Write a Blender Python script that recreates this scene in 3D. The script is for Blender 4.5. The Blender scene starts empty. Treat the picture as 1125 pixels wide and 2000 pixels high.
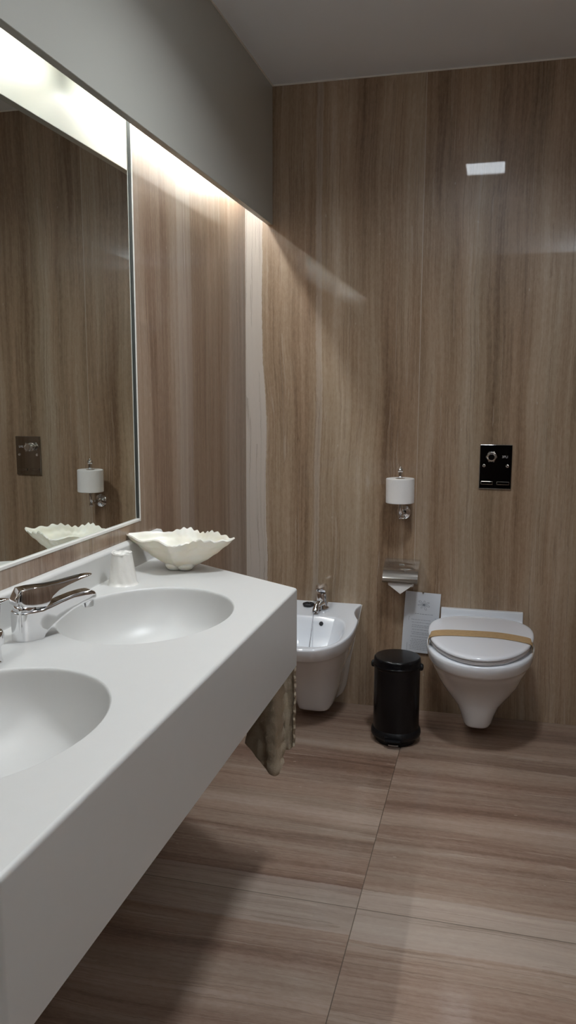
import bpy, bmesh, math, random
from mathutils import Vector, Matrix, noise
random.seed(7)
R = math.radians
sc = bpy.context.scene
COL = sc.collection

# ------------------------------------------------------------------ measurements
CAM = (1.0309, -3.3090, 1.3385); YAW, PITCH, ROLL, F = 0.2499, -0.1470, 0.0027, 1569.1
H = 2.557
XS, ZB, TH = 0.118, 2.021, 0.0225          # hanging light pelmet: front face, bottom, thickness
XC, YC, YE, ZT, ZC = 0.5456, -1.3048, -0.9594, 0.8317, 0.6183   # vanity
YC2, YE2 = -2.632, -2.977
XJ, YJ, YLJ = 0.7305, -1.389, -0.685
YM, ZM = -1.0859, 0.9537
XR, YR = 2.30, -4.3

# ------------------------------------------------------------------ materials
def mat(name, color=(.8,.8,.8), rough=.5, metal=0., coat=0., coat_r=.03, spec=.5, emit=None, estr=0., sss=0., trans=0., ior=1.5):
    m = bpy.data.materials.new(name); m.use_nodes = True
    b = m.node_tree.nodes['Principled BSDF']; i = b.inputs
    i['Base Color'].default_value = (*color, 1); i['Roughness'].default_value = rough
    i['Metallic'].default_value = metal; i['Coat Weight'].default_value = coat
    i['Coat Roughness'].default_value = coat_r; i['Specular IOR Level'].default_value = spec
    i['Transmission Weight'].default_value = trans; i['IOR'].default_value = ior
    if sss:
        i['Subsurface Weight'].default_value = sss; i['Subsurface Radius'].default_value = (.02,.015,.01); i['Subsurface Scale'].default_value = .5
    if emit:
        i['Emission Color'].default_value = (*emit, 1); i['Emission Strength'].default_value = estr
    return m

def add_noise_tint(m, scale, amount, c2, bump=0., bscale=None, detail=3):
    """procedural mottling (and optional bump) on a plain material"""
    nt = m.node_tree; N = nt.nodes; L = nt.links; b = N['Principled BSDF']
    tc = N.new('ShaderNodeTexCoord'); nz = N.new('ShaderNodeTexNoise'); nz.inputs['Scale'].default_value = scale; nz.inputs['Detail'].default_value = detail
    L.new(tc.outputs['Object'], nz.inputs['Vector'])
    mx = N.new('ShaderNodeMix'); mx.data_type = 'RGBA'
    mx.inputs[6].default_value = b.inputs['Base Color'].default_value[:]; mx.inputs[7].default_value = (*c2, 1)
    mr = N.new('ShaderNodeMapRange'); mr.inputs[1].default_value = .35; mr.inputs[2].default_value = .7; mr.inputs[4].default_value = amount
    L.new(nz.outputs[0], mr.inputs[0]); L.new(mr.outputs[0], mx.inputs[0]); L.new(mx.outputs[2], b.inputs['Base Color'])
    if bump:
        n2 = N.new('ShaderNodeTexNoise'); n2.inputs['Scale'].default_value = bscale or scale; n2.inputs['Detail'].default_value = 4
        L.new(tc.outputs['Object'], n2.inputs['Vector'])
        bp = N.new('ShaderNodeBump'); bp.inputs['Strength'].default_value = bump; bp.inputs['Distance'].default_value = .002
        L.new(n2.outputs[0], bp.inputs['Height']); L.new(bp.outputs[0], b.inputs['Normal'])
    return m

def stone(name, across, along, origin, width, seed, stops, rough, coat, coat_r, joint_col, joint_w, joints_along=None, light_bands=(), fine=1.0, cracks=()):
    """serpeggiante marble: wavy bands running along one axis, cut in slabs"""
    m = bpy.data.materials.new(name); m.use_nodes = True
    nt = m.node_tree; N = nt.nodes; L = nt.links; b = N['Principled BSDF']
    def val(x):
        return x
    def mth(op, a, c=None, d=None):
        n = N.new('ShaderNodeMath'); n.operation = op
        for k, v in enumerate((a, c, d)):
            if v is None: continue
            if isinstance(v, (int, float)): n.inputs[k].default_value = v
            else: L.new(v, n.inputs[k])
        return n.outputs[0]
    def comb(x, y, z=0.):
        n = N.new('ShaderNodeCombineXYZ')
        for k, v in enumerate((x, y, z)):
            if isinstance(v, (int, float)): n.inputs[k].default_value = v
            else: L.new(v, n.inputs[k])
        return n.outputs[0]
    def nz(vec, scale, detail=2, rough_=.5):
        n = N.new('ShaderNodeTexNoise'); n.inputs['Scale'].default_value = scale; n.inputs['Detail'].default_value = detail
        n.inputs['Roughness'].default_value = rough_; L.new(vec, n.inputs['Vector']); return n.outputs[0]
    tc = N.new('ShaderNodeTexCoord'); sp = N.new('ShaderNodeSeparateXYZ'); L.new(tc.outputs['Object'], sp.inputs[0])
    A = sp.outputs['XYZ'.index(across)]; B = sp.outputs['XYZ'.index(along)]
    # slab index
    if joints_along:      # floor: slabs split in both directions
        ia = mth('FLOOR', mth('DIVIDE', mth('SUBTRACT', A, origin), width))
        ib = mth('FLOOR', mth('DIVIDE', mth('SUBTRACT', B, joints_along[0]), joints_along[1]))
        off = mth('ADD', mth('MULTIPLY', ia, 13.37), mth('MULTIPLY', ib, 5.71))
    else:
        off = mth('MULTIPLY', mth('FLOOR', mth('DIVIDE', mth('SUBTRACT', A, origin), width)), 3.73)
    off = mth('ADD', off, seed)
    w1 = mth('MULTIPLY', mth('SUBTRACT', nz(comb(mth('MULTIPLY', B, 1.1), mth('MULTIPLY', A, 2.5), off), 1., 2), .5), .07)
    w2 = mth('MULTIPLY', mth('SUBTRACT', nz(comb(mth('MULTIPLY', B, 24.), mth('MULTIPLY', A, 40.), off), 1., 3, .6), .5), .0065)
    w3 = mth('MULTIPLY', mth('SUBTRACT', nz(comb(mth('MULTIPLY', B, 85.), mth('MULTIPLY', A, 30.), off), 1., 2, .6), .5), .0042)
    AW = mth('ADD', mth('ADD', A, w3), mth('ADD', w1, w2))
    U = mth('ADD', AW, off)
    b1 = nz(comb(mth('MULTIPLY', U, 5.5), mth('MULTIPLY', B, .25), 0), 1., 2, .6)
    b2 = nz(comb(mth('MULTIPLY', U, 26.), mth('MULTIPLY', B, .9), 3.1), 1., 4, .65)
    b3 = nz(comb(mth('MULTIPLY', U, 120.), mth('MULTIPLY', B, 1.6), 7.7), 1., 4, .7)
    v = mth('ADD', mth('ADD', mth('MULTIPLY', b1, .66), mth('MULTIPLY', b2, .32)), mth('MULTIPLY', b3, .27 * fine))
    v = mth('ADD', v, mth('MULTIPLY', mth('SUBTRACT', nz(comb(mth('MULTIPLY', U, 130.), mth('MULTIPLY', B, 45.), 4.4), 1., 3, .6), .5), .16))
    v = mth('SUBTRACT', mth('MULTIPLY', v, 1.35), .135 * fine * 1.35 + .145)
    cr = N.new('ShaderNodeValToRGB'); e = cr.color_ramp.elements
    e[0].position = stops[0][0]; e[0].color = (*stops[0][1], 1); e[1].position = stops[-1][0]; e[1].color = (*stops[-1][1], 1)
    for p, c in stops[1:-1]:
        el = cr.color_ramp.elements.new(p); el.color = (*c, 1)
    L.new(v, cr.inputs[0]); colr = cr.outputs[0]
    def mixc(fac, a, c, blend='MIX'):
        n = N.new('ShaderNodeMix'); n.data_type = 'RGBA'; n.blend_type = blend
        if isinstance(fac, (int, float)): n.inputs[0].default_value = fac
        else: L.new(fac, n.inputs[0])
        for k, vv in ((6, a), (7, c)):
            if isinstance(vv, tuple): n.inputs[k].default_value = (*vv, 1)
            else: L.new(vv, n.inputs[k])
        return n.outputs[2]
    # hue drift between pinkish and olive grey
    hue = nz(comb(mth('MULTIPLY', U, 9.), mth('MULTIPLY', B, .5), 11.), 1., 2)
    hr = N.new('ShaderNodeMapRange'); hr.inputs[1].default_value = .4; hr.inputs[2].default_value = .62; L.new(hue, hr.inputs[0])
    colr = mixc(.5, colr, mixc(hr.outputs[0], (1.03, .965, .93), (.96, 1.0, .99)), 'MULTIPLY')
    # light bands with a wavy edge (a_min, a_max, strength)
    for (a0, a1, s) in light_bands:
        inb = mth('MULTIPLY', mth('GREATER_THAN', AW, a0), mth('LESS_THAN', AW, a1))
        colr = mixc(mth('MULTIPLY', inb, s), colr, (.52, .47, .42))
    # thin dark and light veins that follow the bands
    vn = nz(comb(mth('MULTIPLY', U, 34.), mth('MULTIPLY', B, .35), 21.), 1., 3, .6)
    ln = mth('LESS_THAN', mth('ABSOLUTE', mth('SUBTRACT', vn, .5)), .011)
    pres = nz(comb(mth('MULTIPLY', U, 12.), mth('MULTIPLY', B, 1.6), 33.), 1., 1)
    ln = mth('MULTIPLY', ln, mth('GREATER_THAN', pres, .46))
    colr = mixc(mth('MULTIPLY', ln, .30), colr, (.12, .075, .048))
    vn2 = nz(comb(mth('MULTIPLY', U, 24.), mth('MULTIPLY', B, .3), 51.), 1., 2, .6)
    ln2 = mth('MULTIPLY', mth('LESS_THAN', mth('ABSOLUTE', mth('SUBTRACT', vn2, .47)), .007), mth('GREATER_THAN', pres, .5))
    colr = mixc(mth('MULTIPLY', ln2, .35), colr, (.45, .38, .31))
    # pale calcite specks
    sv = N.new('ShaderNodeTexVoronoi'); sv.inputs['Scale'].default_value = 1.
    L.new(comb(mth('MULTIPLY', A, 14.), mth('MULTIPLY', B, 6.), off), sv.inputs['Vector'])
    colr = mixc(mth('MULTIPLY', mth('LESS_THAN', sv.outputs['Distance'], .035), .45), colr, (.5, .44, .36))
    # joints
    fa = mth('ABSOLUTE', mth('SUBTRACT', mth('FRACT', mth('ADD', mth('DIVIDE', mth('SUBTRACT', A, origin), width), .5)), .5))
    jm = mth('LESS_THAN', mth('MULTIPLY', fa, width), joint_w)
    if joints_along:
        fb = mth('ABSOLUTE', mth('SUBTRACT', mth('FRACT', mth('ADD', mth('DIVIDE', mth('SUBTRACT', B, joints_along[0]), joints_along[1]), .5)), .5))
        jm = mth('MAXIMUM', jm, mth('LESS_THAN', mth('MULTIPLY', fb, joints_along[1]), joint_w))
    colr = mixc(mth('MULTIPLY', jm, .8), colr, joint_col)
    L.new(colr, b.inputs['Base Color'])
    b.inputs['Roughness'].default_value = rough; b.inputs['Coat Weight'].default_value = coat; b.inputs['Coat Roughness'].default_value = coat_r
    b.inputs['Specular IOR Level'].default_value = .35
    bp = N.new('ShaderNodeBump'); bp.inputs['Strength'].default_value = .08; bp.inputs['Distance'].default_value = .001
    L.new(b3, bp.inputs['Height']); L.new(bp.outputs[0], b.inputs['Normal'])
    return m

WSB = [(.30, (0.157,0.098,0.056)), (.42, (0.246,0.168,0.106)), (.52, (0.314,0.226,0.150)), (.62, (0.371,0.282,0.199)), (.76, (0.460,0.370,0.281))]
WST = [(.30, (0.157,0.095,0.060)), (.42, (0.236,0.155,0.106)), (.52, (0.303,0.215,0.153)), (.62, (0.361,0.270,0.203)), (.76, (0.449,0.360,0.290))]
FST = [(.30, (0.132,0.077,0.053)), (.42, (0.207,0.134,0.099)), (.52, (0.277,0.197,0.150)), (.62, (0.330,0.248,0.195)), (.76, (0.404,0.323,0.268))]
M = {}
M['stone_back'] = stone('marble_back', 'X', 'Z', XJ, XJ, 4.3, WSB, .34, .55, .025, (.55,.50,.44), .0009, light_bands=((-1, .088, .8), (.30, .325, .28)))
M['stone_left'] = stone('marble_left', 'Y', 'Z', YLJ, .70, 17.9, WST, .34, .55, .025, (.55,.50,.44), .0009, light_bands=((-.755, -.685, .38), (-.685, -.635, .28)))
M['stone_right'] = stone('marble_right', 'Y', 'Z', YLJ, .70, 2.9, WST, .34, .55, .025, (.55,.50,.44), .0009)
M['stone_floor'] = stone('marble_floor', 'Y', 'X', YJ, 1.389, 8.2, FST, .40, .40, .10, (.07,.05,.035), .0013, joints_along=(XJ, XJ*1.0), fine=.8, light_bands=((-1.50, -1.30, .30), (-2.25, -2.10, .15)))
M['paint_ceiling'] = add_noise_tint(mat('ceiling_paint', (.84,.88,.93), .9), 3, .3, (.81,.85,.90))
M['panel'] = add_noise_tint(mat('pelmet_lacquer', (.42,.42,.38), .38, coat=.2, coat_r=.2), 4, .3, (.40,.40,.36))
M['caulk'] = mat('caulk', (.75,.73,.68), .6)
M['solid'] = add_noise_tint(mat('solid_surface', (.57,.565,.545), .36, spec=.45), 30, .25, (.55,.545,.525))
M['mirror'] = mat('silver_mirror', (.80,.83,.79), .0, metal=1.)
M['darksteel'] = mat('dark_steel', (.10,.10,.11), .3, metal=1.)
M['darkedge'] = mat('dark_reveal', (.05,.05,.045), .5)
M['bead'] = mat('white_bead', (.82,.80,.75), .35)
M['chrome'] = mat('chrome', (.82,.82,.83), .06, metal=1.)
M['steel'] = mat('polished_steel', (.70,.68,.64), .12, metal=1.)
M['porcelain'] = mat('porcelain', (.78,.81,.85), .12, coat=.6, coat_r=.03)
M['seatplastic'] = mat('seat_plastic', (.80,.82,.86), .16, coat=.4, coat_r=.05)
M['black'] = mat('black_enamel', (.003,.003,.004), .25, spec=.25, coat=.2, coat_r=.08)
M['blackplastic'] = mat('black_plastic', (.005,.005,.006), .4, spec=.25)
M['rubber'] = mat('black_rubber', (.012,.012,.016), .5)
M['hole'] = mat('dark_hole', (.006,.006,.008), .7)
M['plate'] = mat('dark_chrome_plate', (.40,.38,.35), .035, metal=1.)
M['silvermark'] = mat('engraved_silver', (.60,.60,.62), .4, metal=.4)
M['paper'] = add_noise_tint(mat('tissue_paper', (.80,.79,.77), .9), 60, .3, (.76,.75,.73), bump=.35, bscale=180)
M['card'] = mat('card_paper', (.66,.69,.73), .35, coat=.5, coat_r=.12)
M['ink'] = mat('grey_ink', (.16,.18,.22), .7)
M['kraft'] = add_noise_tint(mat('kraft_paper', (.42,.28,.14), .7), 90, .5, (.50,.35,.18))
M['film'] = add_noise_tint(mat('crinkled_film', (.78,.76,.71), .32, coat=.4, coat_r=.15), 25, .5, (.70,.68,.63), bump=.5, bscale=90)
M['shell'] = add_noise_tint(mat('clam_shell', (.82,.80,.73), .42, sss=.25, coat=.15, coat_r=.2), 16, .6, (.78,.72,.57), bump=.25, bscale=60)
M['cloth'] = add_noise_tint(mat('beige_cloth', (.38,.32,.24), .95), 40, .5, (.36,.31,.22), bump=.8, bscale=260)
M['door'] = add_noise_tint(mat('dark_wenge', (.008,.006,.006), .5, spec=.08), 20, .4, (.012,.009,.008))
M['wallpaint'] = mat('rear_wall_paint', (.20,.17,.14), .7)
M['tube'] = mat('tube_glow', (1,1,1), .5, emit=(.94,.985,1.0), estr=64.)
M['diffuser'] = mat('diffuser_glow', (1,1,1), .5, emit=(.86,.93,1.0), estr=17.)
M['white_metal'] = mat('white_metal', (.8,.8,.78), .4)

# ------------------------------------------------------------------ mesh helpers
def finish(name, bm, material, parent=None, smooth=40, mats=None):
    bmesh.ops.recalc_face_normals(bm, faces=bm.faces)
    me = bpy.data.meshes.new(name); bm.to_mesh(me); bm.free()
    for mm in (mats or [material]): me.materials.append(mm)
    if smooth:
        for p in me.polygons: p.use_smooth = True
        me.set_sharp_from_angle(angle=R(smooth))
    o = bpy.data.objects.new(name, me); COL.objects.link(o)
    if smooth: o.modifiers.new('weighted_normals', 'WEIGHTED_NORMAL').keep_sharp = True
    if parent:
        o.parent = parent
        o.matrix_parent_inverse = Matrix.Translation(parent.location).inverted() if parent.type == 'EMPTY' else Matrix()
    return o
def thing(name, label, cat, loc=(0,0,0), group=None):
    o = bpy.data.objects.new(name, None); COL.objects.link(o); o.location = loc; o.empty_display_size = .05
    o['label'] = label; o['category'] = cat
    if group: o['group'] = group
    return o
def struct(o): o['kind'] = 'structure'; return o
def tag(o, label, cat, group=None):
    o['label'] = label; o['category'] = cat
    if group: o['group'] = group
    return o
def box(bm, x0, x1, y0, y1, z0, z1, bev=0., seg=2, mi=0):
    g = bmesh.ops.create_cube(bm, size=1.)
    vs = g['verts']
    for v in vs: v.co = Vector((x0 + (v.co.x+.5)*(x1-x0), y0 + (v.co.y+.5)*(y1-y0), z0 + (v.co.z+.5)*(z1-z0)))
    fs = set(f for v in vs for f in v.link_faces)
    if bev:
        r = bmesh.ops.bevel(bm, geom=list(set(e for v in vs for e in v.link_edges)), offset=bev, segments=seg, affect='EDGES', profile=.5)
    return vs
def loft(bm, secs, cap0=True, cap1=True, closed=True, mi=0):
    rows = [[bm.verts.new(p) for p in s] for s in secs]
    n = len(rows[0]); fs = []
    for a, b in zip(rows[:-1], rows[1:]):
        for i in range(n if closed else n-1):
            j = (i+1) % n
            fs.append(bm.faces.new((a[i], a[j], b[j], b[i])))
    if cap0: fs.append(bm.faces.new(rows[0][::-1]))
    if cap1: fs.append(bm.faces.new(rows[-1]))
    for f in fs: f.material_index = mi
    return rows
def frame_of(d):
    d = Vector(d).normalized(); a = Vector((0,0,1)) if abs(d.z) < .9 else Vector((1,0,0))
    u = d.cross(a).normalized(); return u, u.cross(d).normalized()
def tube(bm, pts, rad, n=16, caps=True, mi=0):
    pts = [Vector(p) for p in pts]; secs = []
    u0 = None
    for i, p in enumerate(pts):
        d = (pts[min(i+1, len(pts)-1)] - pts[max(i-1, 0)]).normalized()
        if u0 is None: u, v = frame_of(d)
        else:
            u = (u0 - d*u0.dot(d)).normalized(); v = u.cross(d).normalized()
        u0 = u
        r = rad[i] if isinstance(rad, (list, tuple)) else rad
        secs.append([p + u*math.cos(2*math.pi*k/n)*r + v*math.sin(2*math.pi*k/n)*r for k in range(n)])
    return loft(bm, secs, caps, caps, mi=mi)
def lathe(bm, origin, axis, prof, n=40, mi=0, cap0=True, cap1=True):
    """prof = [(r, h)...] along axis from origin"""
    o = Vector(origin); a = Vector(axis).normalized(); u, v = frame_of(a)
    secs = [[o + a*h + (u*math.cos(2*math.pi*k/n) + v*math.sin(2*math.pi*k/n))*max(r, 1e-5) for k in range(n)] for r, h in prof]
    return loft(bm, secs, cap0, cap1, mi=mi)
def smoothpath(pts, sub=6):
    P = [Vector(p) for p in pts]; out = []
    for i in range(len(P)-1):
        p0 = P[max(i-1,0)]; p1 = P[i]; p2 = P[i+1]; p3 = P[min(i+2, len(P)-1)]
        for k in range(sub):
            t = k/sub
            out.append(.5*((2*p1) + (p2-p0)*t + (2*p0-5*p1+4*p2-p3)*t*t + (3*p1-p0-3*p2+p3)*t*t*t))
    out.append(P[-1]); return out
def interp(tab, x):
    if x <= tab[0][0]: return tab[0][1]
    for (a, va), (b, vb) in zip(tab[:-1], tab[1:]):
        if x <= b:
            t = (x-a)/(b-a); return va + (vb-va)*t
    return tab[-1][1]

# ------------------------------------------------------------------ room shell
bm = bmesh.new(); box(bm, -.2, XR+.2, YR-.2, .2, -.15, 0); struct(finish('floor', bm, M['stone_floor'], smooth=0))
bm = bmesh.new()
# ceiling with a square recess for the lamp
LX0, LX1, LY0, LY1 = .822, 1.040, -1.556, -1.302
for (a, b, c, d) in ((0, LX0, YR, 0), (LX1, XR, YR, 0), (LX0, LX1, YR, LY0), (LX0, LX1, LY1, 0)): box(bm, a, b, c, d, H, H+.12)
struct(finish('ceiling', bm, M['paint_ceiling'], smooth=0))
bm = bmesh.new(); box(bm, -.2, XR+.2, 0, .2, 0, H+.12); struct(finish('wall_back', bm, M['stone_back'], smooth=0))
bm = bmesh.new()
MY1 = -3.10; MZ1 = 2.118
box(bm, -.2, -.0165, YR, 0, 0, H+.12)
for (a, b, c, d) in ((YM, 0, 0, H+.12), (MY1, YM, 0, ZM), (MY1, YM, MZ1, H+.12), (YR, MY1, 0, H+.12)): box(bm, -.0165, 0, a, b, c, d)
struct(finish('wall_left', bm, M['stone_left'], smooth=0))
bm = bmesh.new(); box(bm, XR, XR+.2, YR, 0, 0, H+.12); struct(finish('wall_right', bm, M['stone_right'], smooth=0))
bm = bmesh.new()
DX0, DX1, DZ = .60, 1.50, 2.10
for (a, b, c, d) in ((-.2, DX0, 0, H+.12), (DX1, XR+.2, 0, H+.12), (DX0, DX1, DZ, H+.12)): box(bm, a, b, YR-.2, YR, c, d)
struct(finish('wall_front', bm, M['wallpaint'], smooth=0))
bm = bmesh.new(); box(bm, DX0+.004, DX1-.004, YR-.09, YR-.045, .006, DZ-.004, .002)
dr = struct(finish('door_1', bm, M['door'], smooth=0))
bm = bmesh.new(); lathe(bm, (DX0+.07, YR-.045, 1.02), (0,1,0), [(.025,0),(.025,.008),(.010,.010),(.010,.05)]); tube(bm, [(DX0+.07, YR, 1.02), (DX0+.19, YR, 1.02)], .009)
finish('door_handle', bm, M['chrome'], dr)
# caulk line between ceiling and marble
bm = bmesh.new(); box(bm, XS, XR, -.004, 0, H-.005, H); box(bm, XS, XS+.004, YR, 0, H-.005, H); struct(finish('trim_2', bm, M['caulk'], smooth=0))
# pelmet hanging from the ceiling in front of the mirror wall, hiding the tubes
bm = bmesh.new(); box(bm, XS-TH, XS, YR, 0, ZB, H, .0012, 1); struct(finish('trim_1', bm, M['panel'], smooth=0))

# ------------------------------------------------------------------ lights
cl = thing('ceiling_lamp', 'square flush ceiling lamp with a glowing cool white diffuser', 'ceiling lamp', (.93, -1.43, H))
bm = bmesh.new()
for (a, b, c, d) in ((LX0, LX0+.008, LY0, LY1), (LX1-.008, LX1, LY0, LY1), (LX0, LX1, LY0, LY0+.008), (LX0, LX1, LY1-.008, LY1)): box(bm, a, b, c, d, H-.004, H+.05)
box(bm, LX0, LX1, LY0, LY1, H+.05, H+.06)
finish('lamp_frame', bm, M['white_metal'], cl, smooth=0)
bm = bmesh.new(); box(bm, LX0+.008, LX1-.008, LY0+.008, LY1-.008, H+.002, H+.010); finish('lamp_diffuser', bm, M['diffuser'], cl, smooth=0)
al = bpy.data.lights.new('lamp_light', 'AREA'); al.shape = 'RECTANGLE'; al.size = .19; al.size_y = .225; al.energy = 12.; al.color = (.90, .95, 1.0); al.spread = R(150)
ao = bpy.data.objects.new('lamp_light', al); COL.objects.link(ao); ao.location = (.931, -1.429, H+.001)
UY, UZ = -4.08, 2.0  # uplighter added out of view as fill, to lift the dim ceiling
wu = thing('added_uplighter', 'added white half-bowl fill light, out of view on the right wall, brightening the ceiling', 'added fill light', (XR, UY, UZ))
bm = bmesh.new(); secs = []
for r_, z_ in ((.03,-.09), (.08,-.075), (.13,-.04), (.155,0), (.150,0), (.125,-.032), (.075,-.062), (.03,-.07)):
    secs.append([(XR-.0008-r_*.85*math.sin(math.pi*k/24), UY+r_*math.cos(math.pi*k/24), UZ+z_) for k in range(25)])
loft(bm, secs, False, False, closed=False); finish('fill_bowl', bm, M['white_metal'], wu)
bm = bmesh.new(); box(bm, XR-.09, XR-.0008, UY-.08, UY+.08, UZ-.060, UZ-.045, .003); finish('fill_element', bm, M['diffuser'], wu)
a2 = bpy.data.lights.new('ceiling_fill', 'AREA'); a2.shape = 'RECTANGLE'; a2.size = .10; a2.size_y = .20; a2.energy = 60.; a2.color = (.86, .94, 1.0)
o2 = bpy.data.objects.new('ceiling_fill', a2); COL.objects.link(o2); o2.location = (XR-.075, UY, UZ-.03); o2.rotation_euler = (R(180), R(-12), 0)
for k, (a, b, lab) in enumerate(((-1.25, -.03, 'white batten tube lamp behind the pelmet, next to the back wall'),
                                 (-2.50, -1.29, 'white batten tube lamp behind the pelmet, above the mirror'),
                                 (-3.75, -2.54, 'white batten tube lamp behind the pelmet, farthest from the back wall'))):
    t = thing('batten_lamp', lab, 'lamp', (0, (a+b)/2, 2.26), 'batten tube lamps behind the pelmet')
    bm = bmesh.new(); box(bm, 0, .020, a, b, 2.170, 2.225, .003); finish('lamp_housing', bm, M['white_metal'], t)
    bm = bmesh.new(); tube(bm, [(.028, a+.03, 2.146), (.028, b-.03, 2.146)], .009, 12); finish('fluorescent_tube', bm, M['tube'], t)
    for y0, y1 in ((a+.004, a+.034), (b-.034, b-.004)):
        bm = bmesh.new(); box(bm, .004, .042, y0, y1, 2.134, 2.180, .004); finish('tube_socket', bm, M['white_metal'], t)

# ------------------------------------------------------------------ mirror
mr = thing('wall_mirror', 'large wall mirror with a thin white bead edge above the vanity', 'mirror', (0, -2.1, ZM))
bm = bmesh.new(); box(bm, -.0160, -.0052, MY1, YM-.002, ZM+.004, MZ1); finish('mirror_glass', bm, M['mirror'], mr, smooth=0)
bm = bmesh.new(); box(bm, -.0160, -.0006, YM-.0024, YM-.0002, ZM+.004, MZ1); finish('mirror_edge', bm, M['darkedge'], mr, smooth=0)
bm = bmesh.new()
box(bm, -.0004, .0025, YM-.0035, YM+.002, ZM-.001, MZ1, .0010); box(bm, -.0108, .0025, MY1, YM, ZM, ZM+.0075, .0012); box(bm, -.0108, .0025, MY1, MY1+.006, ZM, MZ1, .0012)
finish('mirror_frame', bm, M['bead'], mr)

# ------------------------------------------------------------------ vanity
van = thing('vanity_countertop', 'long white solid-surface vanity counter with two oval basins and deep apron', 'countertop', (0, -1.95, ZC))
def rounded(poly, rs, seg=6):
    out = []; n = len(poly)
    for i, p in enumerate(poly):
        p = Vector(p); a = Vector(poly[i-1]); b = Vector(poly[(i+1) % n]); r = rs[i]
        if r <= 0: out.append(p.copy()); continue
        d1 = (a-p).normalized(); d2 = (b-p).normalized(); ang = d1.angle(d2); t = r/math.tan(ang/2)
        c = p + (d1+d2).normalized()*(r/math.sin(ang/2)); s = p+d1*t; e = p+d2*t
        vs = s-c; ve = e-c
        for k in range(seg+1):
            q = vs.lerp(ve, k/seg).normalized()*r; out.append(c+q)
    return out
outer = [(.0008, YE), (XC, YC), (XC, YC2), (.0008, YE2)]
rr = [0, .012, .012, 0]
def offset_poly(poly, d):     # shrink front three edges only
    P = [Vector(p) for p in poly]
    def line(a, b, d):
        t = (b-a).normalized(); n = Vector((t.y, -t.x)); return a+n*d, b+n*d
    cen = Vector((.2, -1.95)); L2 = []
    for a, b in ((P[0], P[1]), (P[1], P[2]), (P[2], P[3])):
        t = (b-a).normalized(); n = Vector((t.y, -t.x))
        if n.dot(cen-a) < 0: n = -n
        L2.append((a+n*d, b+n*d))
    def inter(l, m):
        p, r = l[0], l[1]-l[0]; q, s = m[0], m[1]-m[0]
        cr = r.x*s.y-r.y*s.x; t = ((q-p).x*s.y-(q-p).y*s.x)/cr; return p+r*t
    wall = (Vector((.0008, 0)), Vector((.0008, -4)))
    return [inter(L2[0], wall), inter(L2[0], L2[1]), inter(L2[1], L2[2]), inter(L2[2], wall)]
BAS = [(.265, -1.625), (.264, -2.272)]; BA, BB = .190, .2425
def ell(cx, cy, a, b, z, n=72, e=2.0):
    out = []
    for k in range(n):
        t = 2*math.pi*k/n; c, s = math.cos(t), math.sin(t)
        out.append(Vector((cx + a*math.copysign(abs(c)**(2/e), c), cy + b*math.copysign(abs(s)**(2/e), s), z)))
    return out
# top plate
bm = bmesh.new(); edges = []
EB = .007
top = rounded(offset_poly(outer, EB), [0, .010, .010, 0])
vs = [bm.verts.new((p.x, p.y, ZT)) for p in top]
edges += [bm.edges.new((vs[i], vs[(i+1) % len(vs)])) for i in range(len(vs))]
for (cx, cy) in BAS:
    v2 = [bm.verts.new(p) for p in ell(cx, cy, BA+.006, BB+.006, ZT)]
    edges += [bm.edges.new((v2[i], v2[(i+1) % len(v2)])) for i in range(len(v2))]
bmesh.ops.triangle_fill(bm, edges=edges, use_beauty=True, use_dissolve=False)
finish('top_surface', bm, M['solid'], van, smooth=0)
# apron with rounded upper edge, inner return
bm = bmesh.new(); secs = []
prof = [(EB, ZT), (EB*.62, ZT-EB*.08), (EB*.3, ZT-EB*.3), (EB*.08, ZT-EB*.62), (0, ZT-EB), (0, ZC+.003), (.003, ZC), (.022, ZC), (.025, ZC+.003), (.025, ZT-.015)]
for d, z in prof:
    q = rounded(offset_poly(outer, d), [0, max(.012-d, .002), max(.012-d, .002), 0]); secs.append([(p.x, p.y, z) for p in q])
loft(bm, secs, False, False, closed=False); finish('apron', bm, M['solid'], van, smooth=50)
bm = bmesh.new(); q = offset_poly(outer, .024)
vs = [bm.verts.new((p.x, p.y, ZT-.02)) for p in q]; f = bm.faces.new(vs)
for (cx, cy) in BAS: pass
bm.free()
for (cx, cy) in BAS:
    bm = bmesh.new(); secs = []
    for s, dz in ((1.0, 0), (.992, -.0006), (.984, -.0025), (.978, -.006), (.972, -.012), (.955, -.035), (.915, -.065), (.84, -.095), (.70, -.120), (.50, -.134), (.28, -.140), (.10, -.142)):
        secs.append(ell(cx, cy, (BA+.006)*s, (BB+.006)*s, ZT+dz))
    loft(bm, secs, False, False)
    # outside of the bowl, seen from below
    secs = []
    for s, dz in ((1.03, -.012), (1.03, -.04), (.99, -.075), (.91, -.107), (.76, -.132), (.55, -.147), (.28, -.152), (.10, -.154)):
        secs.append(ell(cx, cy, BA*s, BB*s, ZT+dz))
    loft(bm, secs, False, False)
    bs = finish('basin', bm, M['solid'], van, smooth=60)
    bm = bmesh.new(); lathe(bm, (cx, cy, ZT-.146), (0,0,1), [(.012,-.06), (.012,0), (.030,.001), (.030,.004), (.024,.006), (.018,.004), (.0,.004)], 32)
    finish('drain', bm, M['chrome'], bs)
bm = bmesh.new()
pf = [(.0008, ZT), (.026, ZT), (.024, ZT+.004), (.0215, ZT+.068), (.0195, .903), (.015, .909), (.0008, .910)]
secs = []
for y in (YE2+.01, YE-.004, YE): 
    k = 1 if y < YE else .8
    secs.append([(max(.0008, x*k) if x > .001 else x, y, z if z < .9 else z-(1-k)*.012) for x, z in pf])
loft(bm, secs); finish('backsplash', bm, M['solid'], van, smooth=50)

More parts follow.
